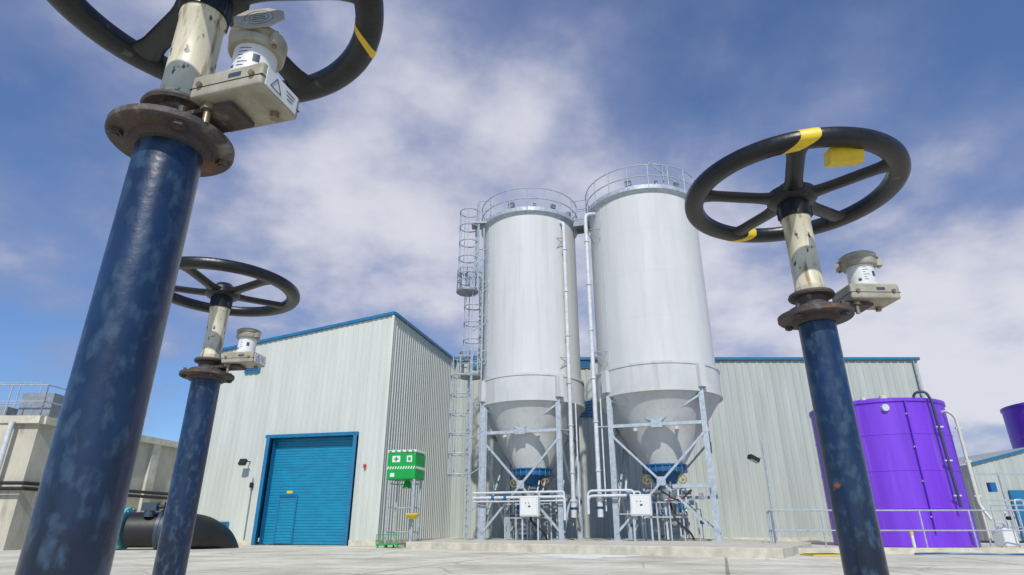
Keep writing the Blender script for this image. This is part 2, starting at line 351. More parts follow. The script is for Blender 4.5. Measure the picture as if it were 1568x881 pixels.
# ---------------------------------------------------------------- main building
A=Asset('industrial_hall',(10,33.1,0));b=A.bm('cladding','cladm',False)
clad(b,(-3.3,33.1),(22.9,33.1),(0,-1),.2,9.5,9.5,pitch=.40,dep=.035);clad(b,(22.9,33.1),(22.9,50),(1,0),.2,9.5,9.5);clad(b,(-3.3,50),(22.9,50),(0,1),.2,9.5,9.5)
r=A.bm('roof','roof',False);quad(r,(-3.35,33.02,9.54),(22.97,33.02,9.54),(22.97,41.5,10.6),(-3.35,41.5,10.6));quad(r,(-3.35,41.5,10.6),(22.97,41.5,10.6),(22.97,50,9.54),(-3.35,50,9.54))
t=A.bm('eaves_trim','trim',False);beam(t,(-3.3,33.0,9.53),(23.0,33.0,9.53),.14,.15);beam(t,(22.96,33.0,9.535),(22.96,50,9.535),.12,.15)
for x0,x1,z0,z1 in((3.6,4.4,6.3,7.1),(3.4,4.4,9.05,9.4),(-2.4,-1.5,9.0,9.4)):
    for q in range(6): beam(t,(x0,33.02,z0+(z1-z0)*q/5),(x1,33.02,z0+(z1-z0)*q/5),.05,.09)
k=A.bm('concrete_base','kerb',False);beam(k,(-3.2,33.0,.1),(22.9,33.0,.1),.2,.2)
dp=A.bm('downpipe','galvd')
tube(dp,(22.6,32.95,.2),(22.6,32.95,9.4),.05)
A.done()
# ---------------------------------------------------------------- plinth
A=Asset('silo_plinth',(2,22,0));b=A.bm('slab','kerb',False)
P=[(-3.5,21.5),(1.0,18.0),(5.9,14.3),(9.4,20.5),(9.4,30.5),(-3.1,31)]
lo=[b.verts.new((x,y,.0)) for x,y in P];hi=[b.verts.new((x,y,.21)) for x,y in P]
b.faces.new(hi)
for i in range(6): b.faces.new((lo[i],lo[(i+1)%6],hi[(i+1)%6],hi[i]))
A.done(bevel={'slab':.02})
A=Asset('pale_ground_patch',(1.6,15.5,0));b=A.bm('pale_patch','pale_patch',False)  # flat irregular patch, paler than the slab around it
vs=[]
for i in range(28):
    a=2*math.pi*i/28;rr=1+.25*math.sin(3*a+1)+.18*math.sin(7*a)+.1*random.random()
    vs.append(b.verts.new((1.75+1.0*rr*math.cos(a),15.6+1.1*rr*math.sin(a),.004)))
b.faces.new(vs);A.done()
# ---------------------------------------------------------------- silos
TH=R(-18.5);ux=V((math.cos(TH),math.sin(TH),0));uy=V((-math.sin(TH),math.cos(TH),0))
def silo(cx,cy,r,pipe_xy,side):
    c=V((cx,cy,0));A=Asset('storage_silo',c);zt=13.9
    b=A.bm('shell','silo');lathe(b,c,[(r,6.3),(r,8),(r,10),(r,12),(r,zt)],96)
    for z in(8.3,10.2,12.05): lathe(b,c,[(r+.001,z),(r+.004,z+.008),(r+.004,z+.016),(r+.001,z+.024)],96)
    b=A.bm('skirt','silo2');rs=r+.10
    lathe(b,c,[(r,6.47),(rs+.03,6.45),(rs+.03,6.36),(rs,6.35),(rs,5.44),(rs+.03,5.43),(rs+.03,5.34),(r-.05,5.33)],96)
    b=A.bm('hopper_cone','silo2');lathe(b,c,[(r+.02,5.335),(.80,2.95),(.80,2.88)],96)
    b=A.bm('inspection_ports','silo2')
    for s in(-.35,.3): 
        q=c+ux*s*r+uy*-.62*r;tube(b,V((q.x,q.y,4.1)),V((q.x,q.y,4.1))+uy*.3,.07)
    b=A.bm('roof_deck','silo2');lathe(b,c,[(r+.02,zt-.10),(r+.10,zt-.09),(r+.10,zt+.02),(r,zt+.03),(.3,zt+.45),(.01,zt+.46)],72)
    b=A.bm('toe_board','galv');lathe(b,c,[(r+.12,zt),(r+.14,zt),(r+.14,zt+.16),(r+.12,zt+.16)],72,closed=True)
    lathe(b,c,[(r,zt-.18),(r+.16,zt-.04),(r+.16,zt-.01),(r,zt-.01)],72)
    rr=r+.14;b=A.bm('roof_guardrail','galv')
    for h in(.58,1.12): sweep(b,circ(c+V((0,0,zt+h)),rr,48),.024,8,closed=True)
    for i in range(18):
        a=2*math.pi*i/18+.1;p=c+V((rr*math.cos(a),rr*math.sin(a),zt));tube(b,p,p+V((0,0,1.12)),.024,8)
    b=A.bm('roof_instruments','galvd')
    for a,s in((R(-115),.24),(R(-60),.18),(R(-85),.12),(R(-30),.2)):
        p=c+V(((r-.1)*math.cos(a),(r-.1)*math.sin(a),zt+.42));box(b,p,(s,s,s*1.2),a);tube(b,p-V((0,0,.42)),p,.05)
    if side>0:
        p=c+ux*1.2+uy*-1.6+V((0,0,zt));tube(b,p,p+V((0,0,1.5)),.03);tube(b,p+V((0,0,1.45)),p+ux*-.6+V((0,0,1.75)),.025);tube(b,p+ux*-.6+V((0,0,1.75)),p+ux*.5+V((0,0,.5)),.025)
    b=A.bm('discharge_ring','bluepaint');lathe(b,c,[(.5,2.62),(.84,2.62),(.86,2.66),(.86,2.70),(.80,2.71),(.80,2.84),(.86,2.85),(.86,2.90),(.78,2.91)],48)
    lathe(b,c,[(.3,2.25),(.42,2.25),(.62,2.62)],32)
    b=A.bm('ring_bolts','galvd')
    for i in range(20):
        a=i*math.pi/10;p=c+V((.845*math.cos(a),.845*math.sin(a),2.6));tube(b,p,p+V((0,0,.34)),.012,6)
    b=A.bm('discharger','galvd');lathe(b,c,[(.2,1.6),(.3,1.6),(.3,1.72),(.26,1.74),(.26,2.1),(.36,2.12),(.36,2.24),(.3,2.25)],24)
    tube(b,c+ux*-.9+V((0,0,1.95)),c+ux*.9+V((0,0,1.95)),.14,16);tube(b,c+ux*.3+V((0,0,1.6)),c+ux*.3+V((0,0,.5)),.11,12);tube(b,c+ux*-.3+V((0,0,1.6)),c+ux*-.35+V((0,0,.3)),.09,12)
    box(b,c+V((0,0,.75)),(1.3,.9,.7),TH)
    b=A.bm('valve_actuators','yellowd')
    for s in(-1,1):
        p=c+ux*s*.66+uy*-.45+V((0,0,2.34));sweep(b,[p+ux*math.cos(q)*.15+V((0,0,math.sin(q)*.15)) for q in [i*math.pi/8 for i in range(16)]],.018,8,closed=True)
        for q in range(3): tube(b,p,p+ux*math.cos(q*2.1)*.15+V((0,0,math.sin(q*2.1)*.15)),.012,6)
        tube(A.bm('actuator_stems','galvd'),p,p+uy*.4,.04,8)
    b=A.bm('pump_motors','bluepaint')
    for s in(-.35,.55):
        p=c+ux*s+uy*-.9+V((0,0,1.35));tube(b,p-V((0,0,.2)),p+V((0,0,.25)),.10,14)
    hw=(r+.06)*.707;L=[c+ux*sx*hw+uy*sy*hw for sx,sy in((-1,-1),(1,-1),(1,1),(-1,1))]
    b=A.bm('support_legs','galv',False);gs=A.bm('leg_gussets','silo2',False)
    for i,p in enumerate(L):
        for q in(-1,1): box(b,p+uy*q*.085+V((0,0,2.85)),(.19,.02,5.3),TH)
        box(b,p+V((0,0,2.85)),(.02,.15,5.3),TH)
        box(b,p+V((0,0,.225)),(.42,.42,.03),TH);box(b,p+V((0,0,5.5)),(.26,.26,.05),TH)
        out=(p-c).normalized();box(gs,p+out*.10+V((0,0,5.93)),(.22,.30,.86),math.atan2(out.y,out.x))
    br=A.bm('bracing','galv',False)
    for i in range(4):
        p,q=L[i],L[(i+1)%4];n=((p+q)/2-c).normalized()*.03;z=lambda v,h:V((v.x,v.y,h))+n
        m=(p+q)/2
        beam(br,z(p,4.22),z(q,4.22),.10,.12)
        beam(br,z(p,5.25),z(m,4.3),.07,.08);beam(br,z(q,5.25),z(m,4.3),.07,.08)
        beam(br,z(p,3.9),z(q,.45),.07,.08);n=n*2.8;beam(br,z(q,3.9),z(p,.45),.07,.08)
        if i!=0: beam(br,z(p,1.78),z(q,1.78),.10,.12)
        box(br,z(m,4.22),(.42,.05,.22),math.atan2((q-p).y,(q-p).x))
        box(br,z(m,2.2),(.30,.04,.30),math.atan2((q-p).y,(q-p).x))
    px,py=pipe_xy;b=A.bm('fill_pipe','pipew')
    pp=V((px,py,0));inn=(c-pp).normalized();dd=(c-pp).length
    sweep(b,rounded([pp+V((0,0,1.6)),pp+V((0,0,13.45)),pp+inn*(dd-r+.1)+V((0,0,13.6))],.22),.082,14)
    lathe(b,pp,[(.11,1.0),(.11,1.55),(.14,1.56),(.14,1.64),(.085,1.65)],16,capends=True)
    for z in(2.6,4.4,6.1,8.1,10.1,12.1): lathe(b,pp,[(.082,z),(.112,z),(.112,z+.05),(.082,z+.05)],16)
    b=A.bm('pipe_brackets','galvd')
    for z in(7.2,12.7):
        for s in(-1,1): 
            e2=c+Matrix.Rotation(s*.12,3,'Z')@((pp-c).normalized()*r);tube(b,V((px,py,z)),V((e2.x,e2.y,z)),.018,8);tube(b,V((px,py,z)),V((e2.x,e2.y,z-.5)),.016,8)
    e=min(L,key=lambda v:(v-pp).length);tube(b,V((px,py,4.22)),V((e.x,e.y,4.22)),.035)
    b=A.bm('conduits','pipew')
    q0=pp+V((.22,-.02,0));tube(b,q0+V((0,0,1.2)),q0+V((0,0,5.3)),.03)
    for a in(R(-150),): 
        p=c+V(((r+.03)*math.cos(a),(r+.03)*math.sin(a),0));tube(b,p+V((0,0,6.5)),p+V((0,0,13.8)),.012,6)
    f0=L[0]+uy*-.28;f1=L[1]+uy*-.28;b=A.bm('manifold_pipes','pipew')
    if side<0:
        for z,rad in((1.90,.045),(1.72,.055),(1.58,.03)): sweep(b,rounded([f0-ux*.3+V((0,0,z)),f1+V((0,0,z)),f1+ux*(.15+rad)+V((0,0,z)),f1+ux*(.15+rad)+V((0,0,.9))],.2),rad,10)
    else:
        for z,rad in((1.90,.045),(1.72,.055)): sweep(b,rounded([f0-ux*.95+V((0,0,1.1)),f0-ux*.95+V((0,0,z)),f0+ux*.75+V((0,0,z)),f0+ux*.75+V((0,0,.9))],.2),rad,10)
        beam(A.bm('cable_tray','galv',False),f0+ux*2.1+V((0,0,2.0)),f1+V((0,0,2.0)),.12,.12)
    cb=A.bm('blue_couplings','bluepaint')
    for q in(.25,.5): tube(cb,f0+ux*q*2-ux*.02+V((0,0,1.72)),f0+ux*q*2+ux*.08+V((0,0,1.72)),.09,12)
    for q in(0,1): tube(cb,pp+V((0,0,1.28)),pp+V((0,0,1.36)),.125,14)
    b=A.bm('skid_frame','galv',False)
    for s in(-.75,-.3,.15,.6,1.1):
        p=c+ux*s+uy*-1.3;beam(b,p+V((0,0,.21)),p+V((0,0,1.55)),.05,.05)
    beam(b,c+ux*-.75+uy*-1.3+V((0,0,1.0)),c+ux*1.1+uy*-1.3+V((0,0,1.0)),.05,.05);beam(b,c+ux*-.75+uy*-1.3+V((0,0,1.5)),c+ux*1.1+uy*-1.3+V((0,0,1.5)),.05,.05)
    sp=A.bm('service_pipework','pipew');sg=A.bm('service_valves','galvd');sbl=A.bm('blue_valves','bluepaint')
    rnd=random.Random(5 if side<0 else 9)
    for i in range(11):
        s0=rnd.uniform(-1.3,1.3);s1=s0+rnd.uniform(-.6,.6);y0=rnd.uniform(-1.2,-.6);z0=rnd.uniform(1.1,2.0)
        sweep(sp if i%2 else sg,rounded([c+ux*s0+uy*y0+V((0,0,.25)),c+ux*s0+uy*y0+V((0,0,z0)),c+ux*s1+uy*y0+V((0,0,z0)),c+ux*s1+uy*(y0+.4)+V((0,0,z0+.5))],.1),rnd.choice((.02,.03,.04)),8)
        q=c+ux*s0+uy*y0+V((0,0,z0*.6));tube(rnd.choice((sg,sbl)),q,q+V((0,0,.12)),.07,10);tube(sg,q+V((0,0,.06)),q+uy*-.16+V((0,0,.06)),.02,6)
    for s in(-1.15,.95,1.3):
        box(sg,c+ux*s+uy*-1.35+V((0,0,rnd.uniform(1.2,1.7))),(.16,.12,.22),TH)
    b=A.bm('hoses','blackp')
    sweep(b,rounded([c+ux*.2+uy*-1.2+V((0,0,1.5)),c+ux*.3+uy*-1.4+V((0,0,.9)),c+ux*.8+uy*-1.35+V((0,0,.5)),c+ux*.9+uy*-1.2+V((0,0,.25))],.3),.035,10)
    sweep(b,rounded([c+ux*-.1+uy*-1.2+V((0,0,1.9)),c+ux*.5+uy*-1.4+V((0,0,1.5)),c+ux*1.0+uy*-1.35+V((0,0,1.9))],.3),.03,10)
    for s in(.45,.8): 
        p=c+ux*s+uy*-1.42+V((0,0,1.25));tube(A.bm('instruments','cyan'),p,p+V((0,0,.12)),.05,12)
        p=p+ux*-.2+V((0,0,.35));tube(A.bm('red_lamps','red'),p,p+V((0,0,.08)),.03,12)
    A.done()
    pc=c+ux*(.52 if side<0 else -.72)+uy*(-hw-.55);Pn=Asset('control_panel',pc)
    k=Pn.bm('enclosure','white',False);box(k,pc+V((0,0,1.38)),(.72,.28,.70),TH)
    k=Pn.bm('door_edge','galvd',False);box(k,pc+uy*-.143+V((0,0,1.38)),(.65,.008,.62),TH)
    k=Pn.bm('door_leaf','white',False);box(k,pc+uy*-.150+V((0,0,1.38)),(.635,.012,.605),TH)
    k=Pn.bm('indicator_lamps','red')
    for q,zc in((-.12,1.50),(.0,1.50)): tube(k,pc+ux*q+uy*-.155+V((0,0,zc)),pc+ux*q+uy*-.170+V((0,0,zc)),.02,12)
    k=Pn.bm('display','ink',False);box(k,pc+ux*.02+uy*-.158+V((0,0,1.38)),(.09,.008,.06),TH)
    k=Pn.bm('stand','galv',False)
    for s in(-.3,.3): beam(k,pc+ux*s+V((0,0,.21)),pc+ux*s+V((0,0,1.03)),.06,.06)
    Pn.done(bevel={'enclosure':.015})
    return L
silo(.85,26,2.17,(2.33,24.15),-1)
silo(5.93,24.3,2.36,(3.22,23.35),1)
# ---------------------------------------------------------------- bridge between silos
A=Asset('silo_access_bridge',(3.2,25.2,14));b=A.bm('deck','galvd',False)
d=(V((5.93,24.3,0))-V((.85,26,0))).normalized();a=V((.85,26,13.88))+d*2.25;e=V((5.93,24.3,13.88))-d*2.44
beam(b,a,e,.8,.08);b2=A.bm('rails','galv');n=V((-d.y,d.x,0))*.4
for s in(-1,1): railing(b2,[a+n*s,e+n*s],1.1,.5)
for s in(-1,1): beam(b,a+n*s-V((0,0,.12)),e+n*s-V((0,0,.12)),.06,.2)
A.done()
# ---------------------------------------------------------------- caged ladder
A=Asset('caged_access_ladder',(-1.8,25.3,.2));lb=A.bm('ladder','galv');cg=A.bm('safety_cage','galv');pl=A.bm('rest_platforms','galvd',False)
def ladder(x,y,z0,z1,cz,ang,cr=.40):
    o=V((x,y,0));d=V((math.cos(ang),math.sin(ang),0));t=V((-d.y,d.x,0))
    for s in(-1,1): tube(lb,o+t*s*.24+V((0,0,z0)),o+t*s*.24+V((0,0,z1)),.034,6)
    z=z0+.2
    while z<z1: tube(lb,o+t*.24+V((0,0,z)),o-t*.24+V((0,0,z)),.017,6);z+=.30
    z=cz
    arc=lambda zz:[o+d*(cr*.95-cr*math.cos(q))+t*cr*math.sin(q)+V((0,0,zz)) for q in [R(35)+i*R(290)/12 for i in range(13)]]
    hs=[]
    while z<=z1+.01: hs.append(arc(z));sweep(cg,hs[-1],.028,6);z+=.80
    for i in(0,3,5,7,9,12):
        tube(cg,hs[0][i],hs[-1][i],.021,6)
AN=R(195)
ladder(-1.76,25.1,.22,7.6,2.6,AN,.42);ladder(-1.38,25.6,6.65,11.5,7.5,AN);ladder(-1.60,25.2,10.5,15.2,11.3,AN,.44)
for x,y,z in((-1.80,25.3,6.6),(-2.02,25.3,10.5)):
    lathe(pl,(x,y,z),[(.02,0),(.48,0),(.50,.03),(.50,.12),(.47,.12),(.47,.03),(.02,.03)],24);
    railing(cg,[(x+.46*math.cos(q),y+.46*math.sin(q),z) for q in [R(90)+i*R(45) for i in range(6)]],1.1,2,r=.026)
for z in(1.8,3.6,5.4,7.2,9,10.8,12.6,13.8):
    tube(lb,(-1.5,25.1,z),(-.9,25.3,z),.025,6);tube(lb,(-1.3,25.6,z),(-1.0,25.7,z),.025,6)
for x,y in((-1.05,24.9),(-1.30,24.95)): tube(lb,(x,y,.2),(x,y,13.6),.035,8)
for z in(1.2,2.6,4.0,5.4,7,8.6,10.2,11.8): tube(lb,(-1.72,25,z),(-1.05,24.9,z+.4),.022,6);tube(lb,(-1.30,24.95,z+.7),(-1.05,24.9,z+.7),.025,6)
railing(lb,[V((-1.6,25.0,13.95)),V((-1.0,24.9,13.95))],1.1,.6);beam(pl,(-1.9,25.25,13.9),(-1.1,25.25,13.9),.7,.06)
A.done()
# ---------------------------------------------------------------- emergency shower
pc=V((-3.83,22.6,0));A=Asset('emergency_shower',pc);rz=R(-14)
def Q(x,y,z): return pc+Matrix.Rotation(rz,3,'Z')@V((x*.9,y*.9,0))+V((0,0,z))
b=A.bm('tank','green',False);box(b,Q(0,0,2.68),(1.08,.9,.92),rz)
b=A.bm('lid','white',False);box(b,Q(0,0,3.19),(1.12,.94,.09),rz)
g2=A.bm('lid_clips','green',False)
for i in range(-2,3): box(g2,Q(i*.24,-.528,3.19),(.09,.01,.05),rz)
s=A.bm('stripe_band','white',False)
for i in range(11): box(s,Q(-.55+i*.11,-.507,2.62),(.045,.008,.10),rz,Matrix.Rotation(.5,4,'Y'))
for i in range(9): box(s,Q(.607,-.42+i*.11,2.62),(.008,.045,.10),rz,Matrix.Rotation(-.5,4,'X'))
box(s,Q(-.22,-.508,2.92),(.30,.008,.22),rz);box(s,Q(.34,-.508,2.92),(.2,.008,.22),rz);box(s,Q(-.35,-.508,2.38),(.16,.008,.13),rz)
box(g2,Q(-.22,-.516,2.92),(.05,.008,.16),rz);box(g2,Q(-.22,-.517,2.92),(.16,.008,.05),rz);box(g2,Q(.34,-.516,2.92),(.10,.008,.12),rz)
f=A.bm('frame','galv')
for x in(-.5,.5):
    for yy in(-.4,.4): tube(f,Q(x,yy,0),Q(x,yy,2.2),.032,8)
for z in(.5,1.3,2.1):
    tube(f,Q(-.5,-.4,z),Q(-.5,.4,z),.022,6);tube(f,Q(-.5,.4,z),Q(.5,.4,z),.022,6);tube(f,Q(.5,-.4,z),Q(.5,.4,z),.022,6)
tube(A.bm('shower_rose','green'),Q(.1,0,2.2),Q(.1,0,1.95),.10,16,r2=.17)
tube(f,Q(.62,-.55,.0),Q(.62,-.55,2.2),.035,8);tube(f,Q(.62,-.55,2.2),Q(.3,-.2,2.2),.03,8)
yb=A.bm('eyewash_bowl','yellow');lathe(yb,Q(.72,-.72,.90),[(.05,0),(.16,.05),(.22,.14),(.20,.14),(.1,.05)],20);box(A.bm('eyewash_cover','yellow',False),Q(.72,-.72,1.07),(.42,.30,.04),rz)
gb=A.bm('base_grating','green',False);box(gb,Q(-.35,-.1,.12),(.8,.8,.04),rz)
for x in(-.75,.05):
    for yy in(-.5,.3): box(gb,Q(x,yy,.05),(.05,.05,.1),rz)
railing(A.bm('green_rail','green'),[Q(-.8,-.55,.12),Q(.1,-.55,.12)],.3,.3,.012,False)
A.done(bevel={'tank':.05,'lid':.03})
# ---------------------------------------------------------------- purple tanks
def ptank(cx,cy,r,h,detail):
    c=V((cx,cy,0));A=Asset('purple_chemical_tank',c);b=A.bm('shell','purple')
    pr=[(r,0.02),(r,.3)]
    n=4
    for i in range(1,n):
        z=h*i/n;pr+=[(r,z-.04),(r+.015,z-.025),(r+.015,z+.025),(r,z+.04)]
    pr+=[(r,h-.14),(r+.05,h-.12),(r+.05,h),(r-.05,h+.02),(r*.5,h+.25),(.02,h+.35)]
    lathe(b,c,pr,96)
    if detail:
        b=A.bm('dark_vent_pipe','slate');sweep(b,rounded([(15.30,22.95,h-.3),(15.32,22.75,h+.22),(15.62,22.55,h+.24),(15.72,22.48,h-.1),(15.78,22.46,1.3)],.14),.05,12)
        b=A.bm('fill_pipes','cream2');sweep(b,rounded([(16.2,23.5,h-.5),(16.5,22.85,h-.45),(16.65,22.75,h-.7),(16.65,22.75,1.4),(16.75,22.5,.9)],.2),.055,12)
        tube(b,(16.95,23.1,.3),(16.95,23.1,3.0),.045)
        b=A.bm('level_gauge','purple');tube(b,(14.75,22.52,.5),(14.75,22.52,h-.1),.03)
        b=A.bm('inspection_nozzle','pipew');tube(b,(14.1,22.85,h-.35),(14.08,22.68,h-.35),.13,20)
        k=A.bm('pipe_clamps','pipew',False)
        for z in(1,2.2,3.4,4.6): box(k,(14.75,22.58,z),(.10,.09,.05))
        for z in(1.7,2.9,4.1): box(k,(15.78,22.50,z),(.26,.08,.05));box(k,(16.68,22.78,z),(.24,.08,.05))
        b=A.bm('roof_fittings','cream2');tube(b,(14.2,22.9,h),(14.2,22.9,h+.13),.14,14);tube(b,(13.6,23.2,h),(13.6,23.2,h+.12),.10,14)
    A.done()
ptank(15,25,2.4,5.2,True);ptank(30.6,33,3.0,6.95,False)
A=Asset('tank_bund_kerb',(12,18,0));b=A.bm('kerb','kerb',False)
beam(b,(6.8,17.2,.07),(22,17.2,.07),.25,.15);beam(b,(6.9,17.35,.07),(9.0,23,.07),.22,.14);A.done()
A=Asset('galvanised_guardrail',(12,18.6,0));b=A.bm('rails','galv')
railing(b,[(8.55,21.5,.0),(7.75,19.2,0),(19.6,19.2,0)],1.12,1.45,.022)
A.done()
A=Asset('galvanised_guardrail',(18,21,0));b=A.bm('rails','galv');railing(b,[(15.2,20.3,0),(22,20.3,0),(22,27,0)],1.3,.55,.018);railing(b,[(16.2,19.9,.25),(21,19.9,.25)],.9,.45,.015);A.done()
A=Asset('floodlight_pole',(8.95,22,0));b=A.bm('pole','galv');tube(b,(8.95,22,0),(8.95,22,3.55),.04,10,r2=.03);tube(b,(8.95,22,2.95),(8.6,21.9,2.95),.02)
k=A.bm('lamp_head','blackp',False);box(k,(8.50,21.85,2.9),(.36,.22,.14),.2,Matrix.Rotation(.45,4,'Y'));k=A.bm('lamp_lens','glass',False);box(k,(8.49,21.84,2.815),(.30,.17,.02),.2,Matrix.Rotation(.45,4,'Y'));A.done()
A=Asset('pump_house',(25.5,30,0));b=A.bm('cladding','cladm',False)
clad(b,(22.1,30),(25.8,30),(0,-1),.1,3.5,4.35,.3);clad(b,(25.8,30),(29.5,30),(0,-1),.1,4.35,3.5,.3);clad(b,(22.1,30),(22.1,36),(-1,0),.1,3.5,3.5,.3);clad(b,(29.5,30),(29.5,36),(1,0),.1,3.5,3.5,.3)
t=A.bm('verge_trim','trim',False);beam(t,(22.0,29.93,3.5),(25.8,29.93,4.38),.10,.10);beam(t,(25.8,29.93,4.38),(29.6,29.93,3.5),.10,.10)
r=A.bm('roof','roof',False);quad(r,(22,29.95,3.54),(25.8,29.95,4.42),(25.8,36,4.42),(22,36,3.54));quad(r,(29.6,29.95,3.54),(25.8,29.95,4.42),(25.8,36,4.42),(29.6,36,3.54))
box(t,(23.9,29.9,1.2),(.9,.08,2.2));A.done()
A=Asset('dosing_skid',(18.5,20,0));b=A.bm('white_container','white',False);box(b,(15.0,19.8,.35),(.48,.42,.5),.2)
k=A.bm('container_lid','white',False);tube(k,(15.0,19.8,.6),(15.0,19.8,.68),.12,14)
k=A.bm('dosing_pumps','bluepaint');tube(k,(17.6,20.2,.4),(18.1,20.2,.4),.16,16);box(k,(17.0,20.1,1.0),(.22,.16,.3));box(k,(16.1,21.2,1.9),(.2,.16,.3))
k=A.bm('skid_pipework','pipew')
for i in range(9):
    x=15.4+i*.42;sweep(k,rounded([(x,20.6,.15),(x,20.6,.8+.17*(i*2%5)),(x+.35,20.7,.8+.17*(i*2%5)),(x+.35,20.7,.3)],.1),.026,8)
k=A.bm('fittings','blackp')
for i in range(9): tube(k,(15.3+i*.4,20.4,.5+.14*(i*3%5)),(15.4+i*.4,20.4,.5+.14*(i*3%5)),.06,10)
k=A.bm('cabinet','cyan',False);box(k,(20.0,23.6,1.45),(.6,.4,.7))
k=A.bm('cabinet_posts','galv')
for x in(19.75,20.25): tube(k,(x,23.6,0),(x,23.6,1.1),.03)
for x in(17.6,18.6,19.9): tube(k,(x,24,0),(x,24,2.6),.03)
beam(k,(17.6,24,2.55),(19.9,24,2.55),.05,.05);beam(k,(17.6,24,1.6),(19.9,24,1.6),.05,.05)
A.done(bevel={'white_container':.05})
A=Asset('blue_hose',(13,16,0));b=A.bm('hose','bluepaint');pts=[(10.0+i*.35,16.3+.30*math.sin(i*.7)-.01*i,.03) for i in range(24)];sweep(b,pts,.022,8);A.done()
A=Asset('warning_marker_post',(11.2,18.2,0));b=A.bm('post','white');tube(b,(11.2,18.2,0),(11.2,18.2,.45),.04,12);k=A.bm('cap','yellow');tube(k,(11.2,18.2,.45),(11.2,18.2,.54),.05,12);k=A.bm('base','red');tube(k,(11.2,18.2,0),(11.2,18.2,.1),.06,12);A.done()
A=Asset('drain_cover',(7.4,15.6,0));b=A.bm('yellow_frame','yellow',False);box(b,(7.6,16.0,.02),(.9,.6,.03),.1);k=A.bm('grate','blackp',False);box(k,(7.6,16.0,.03),(.78,.48,.03),.1);A.done()
# ---------------------------------------------------------------- left concrete tank
A=Asset('concrete_treatment_tank',(-17,22,0));b=A.bm('walls','conc',False)
Pn=[(-24,19.7),(-15.3,19.7),(-14.1,26.6),(-24,28)]
lo=[b.verts.new((x,y,0)) for x,y in Pn];hi=[b.verts.new((x,y,4.0)) for x,y in Pn];b.faces.new(hi)
for i in range(4): b.faces.new((lo[i],lo[(i+1)%4],hi[(i+1)%4],hi[i]))
c2=A.bm('coping','kerb',False)
beam(c2,(-24,19.62,3.88),(-15.2,19.62,3.88),.2,.24);beam(c2,(-15.22,19.72,3.88),(-14.02,26.6,3.88),.2,.24)
for t in(.15,.45,.75):
    p=V((-15.3,19.7,0)).lerp(V((-14.1,26.6,0)),t);box(c2,p+V((.05,0,1.9)),(.14,.4,3.72),R(-10))
for x in(-16.4,-18.5): box(c2,(x,19.65,1.9),(.4,.14,3.72))
k=A.bm('service_duct','blackp')
for z in(1.92,1.76): sweep(k,[(-24,19.45,z),(-15.05,19.45,z),(-13.85,26.4,z)],.055,8)
rl=A.bm('handrail','galv');railing(rl,[(-24,20,4),(-15.6,20,4),(-15.0,24,4)],1.1,1.2,.024)
railing(rl,[(-24,21.5,4),(-17,21.5,4)],1.5,.8,.02)
bx=A.bm('roof_equipment','galvd',False);box(bx,(-16.4,21.2,4.5),(1.1,1.0,.95));box(bx,(-18.2,21.6,4.3),(.9,.8,.6))
st=A.bm('steps','conc',False)
for i in range(6): box(st,(-17.6+i*-.3,18.6,.1+i*.2),(.32,1.2,.2))
railing(rl,[(-17.3,18.0,0),(-18.9,18.0,1.2),(-22,18.0,1.2)],1.0,.8,.024)
tube(A.bm('drain_pipe','pipew'),(-16.0,19.45,.0),(-16.0,19.45,3.8),.08)
A.done()
# large black pipe with valve
A=Asset('large_black_pipeline',(-11.6,20,0));b=A.bm('pipe','blackp')
o=V((1.0,0,0))
sweep(b,rounded([V((-12.95,20.3,.58))+o,V((-11.75,20.5,.58))+o,V((-11.15,21.0,.54))+o,V((-10.95,22.2,.2))+o,V((-10.9,23,-.7))+o],.6,8),.52,32)
k=A.bm('flanges','cyan');tube(k,V((-13.15,20.27,.62))+o,V((-13.03,20.28,.62))+o,.62,32);tube(k,V((-13.35,20.25,.62))+o,V((-13.24,20.26,.62))+o,.62,32)
k=A.bm('inlet_pipe','blackp');sweep(k,rounded([V((-13.35,20.25,.62))+o,V((-14.1,20.2,.60))+o,V((-14.3,20.9,.5))+o,V((-14.3,21.6,-.6))+o],.5,6),.48,28)
k=A.bm('gearbox','slate',False);box(k,V((-12.3,20.0,1.25))+o,(.42,.32,.24),.2);tube(k,V((-12.3,20.0,.95))+o,V((-12.3,20,1.15))+o,.15,12)
k=A.bm('gearbox_wheel','blackp');tube(k,V((-11.8,20.1,1.0))+o,V((-11.8,20.1,1.38))+o,.13,12);tube(k,V((-12.3,20.0,1.25))+o,V((-11.8,20.1,1.25))+o,.06,10)
k=A.bm('flange_collars','slate');tube(k,V((-12.1,20.42,.58))+o,V((-12.0,20.44,.58))+o,.60,32);tube(k,V((-11.96,20.445,.58))+o,V((-11.86,20.46,.58))+o,.60,32)
k=A.bm('bolts','galvd')
for i in range(12):
    a=i*math.pi/6;tube(k,V((-13.43,20.24+.56*math.cos(a),.62+.56*math.sin(a)))+o,V((-12.97,20.3+.56*math.cos(a),.62+.56*math.sin(a)))+o,.025,6)
k=A.bm('strap','white')
sweep(k,[V((-11.68,20.50+.527*math.cos(q*.2618),.58+.527*math.sin(q*.2618)))+o for q in range(24)],.016,6,closed=True)
A.done()
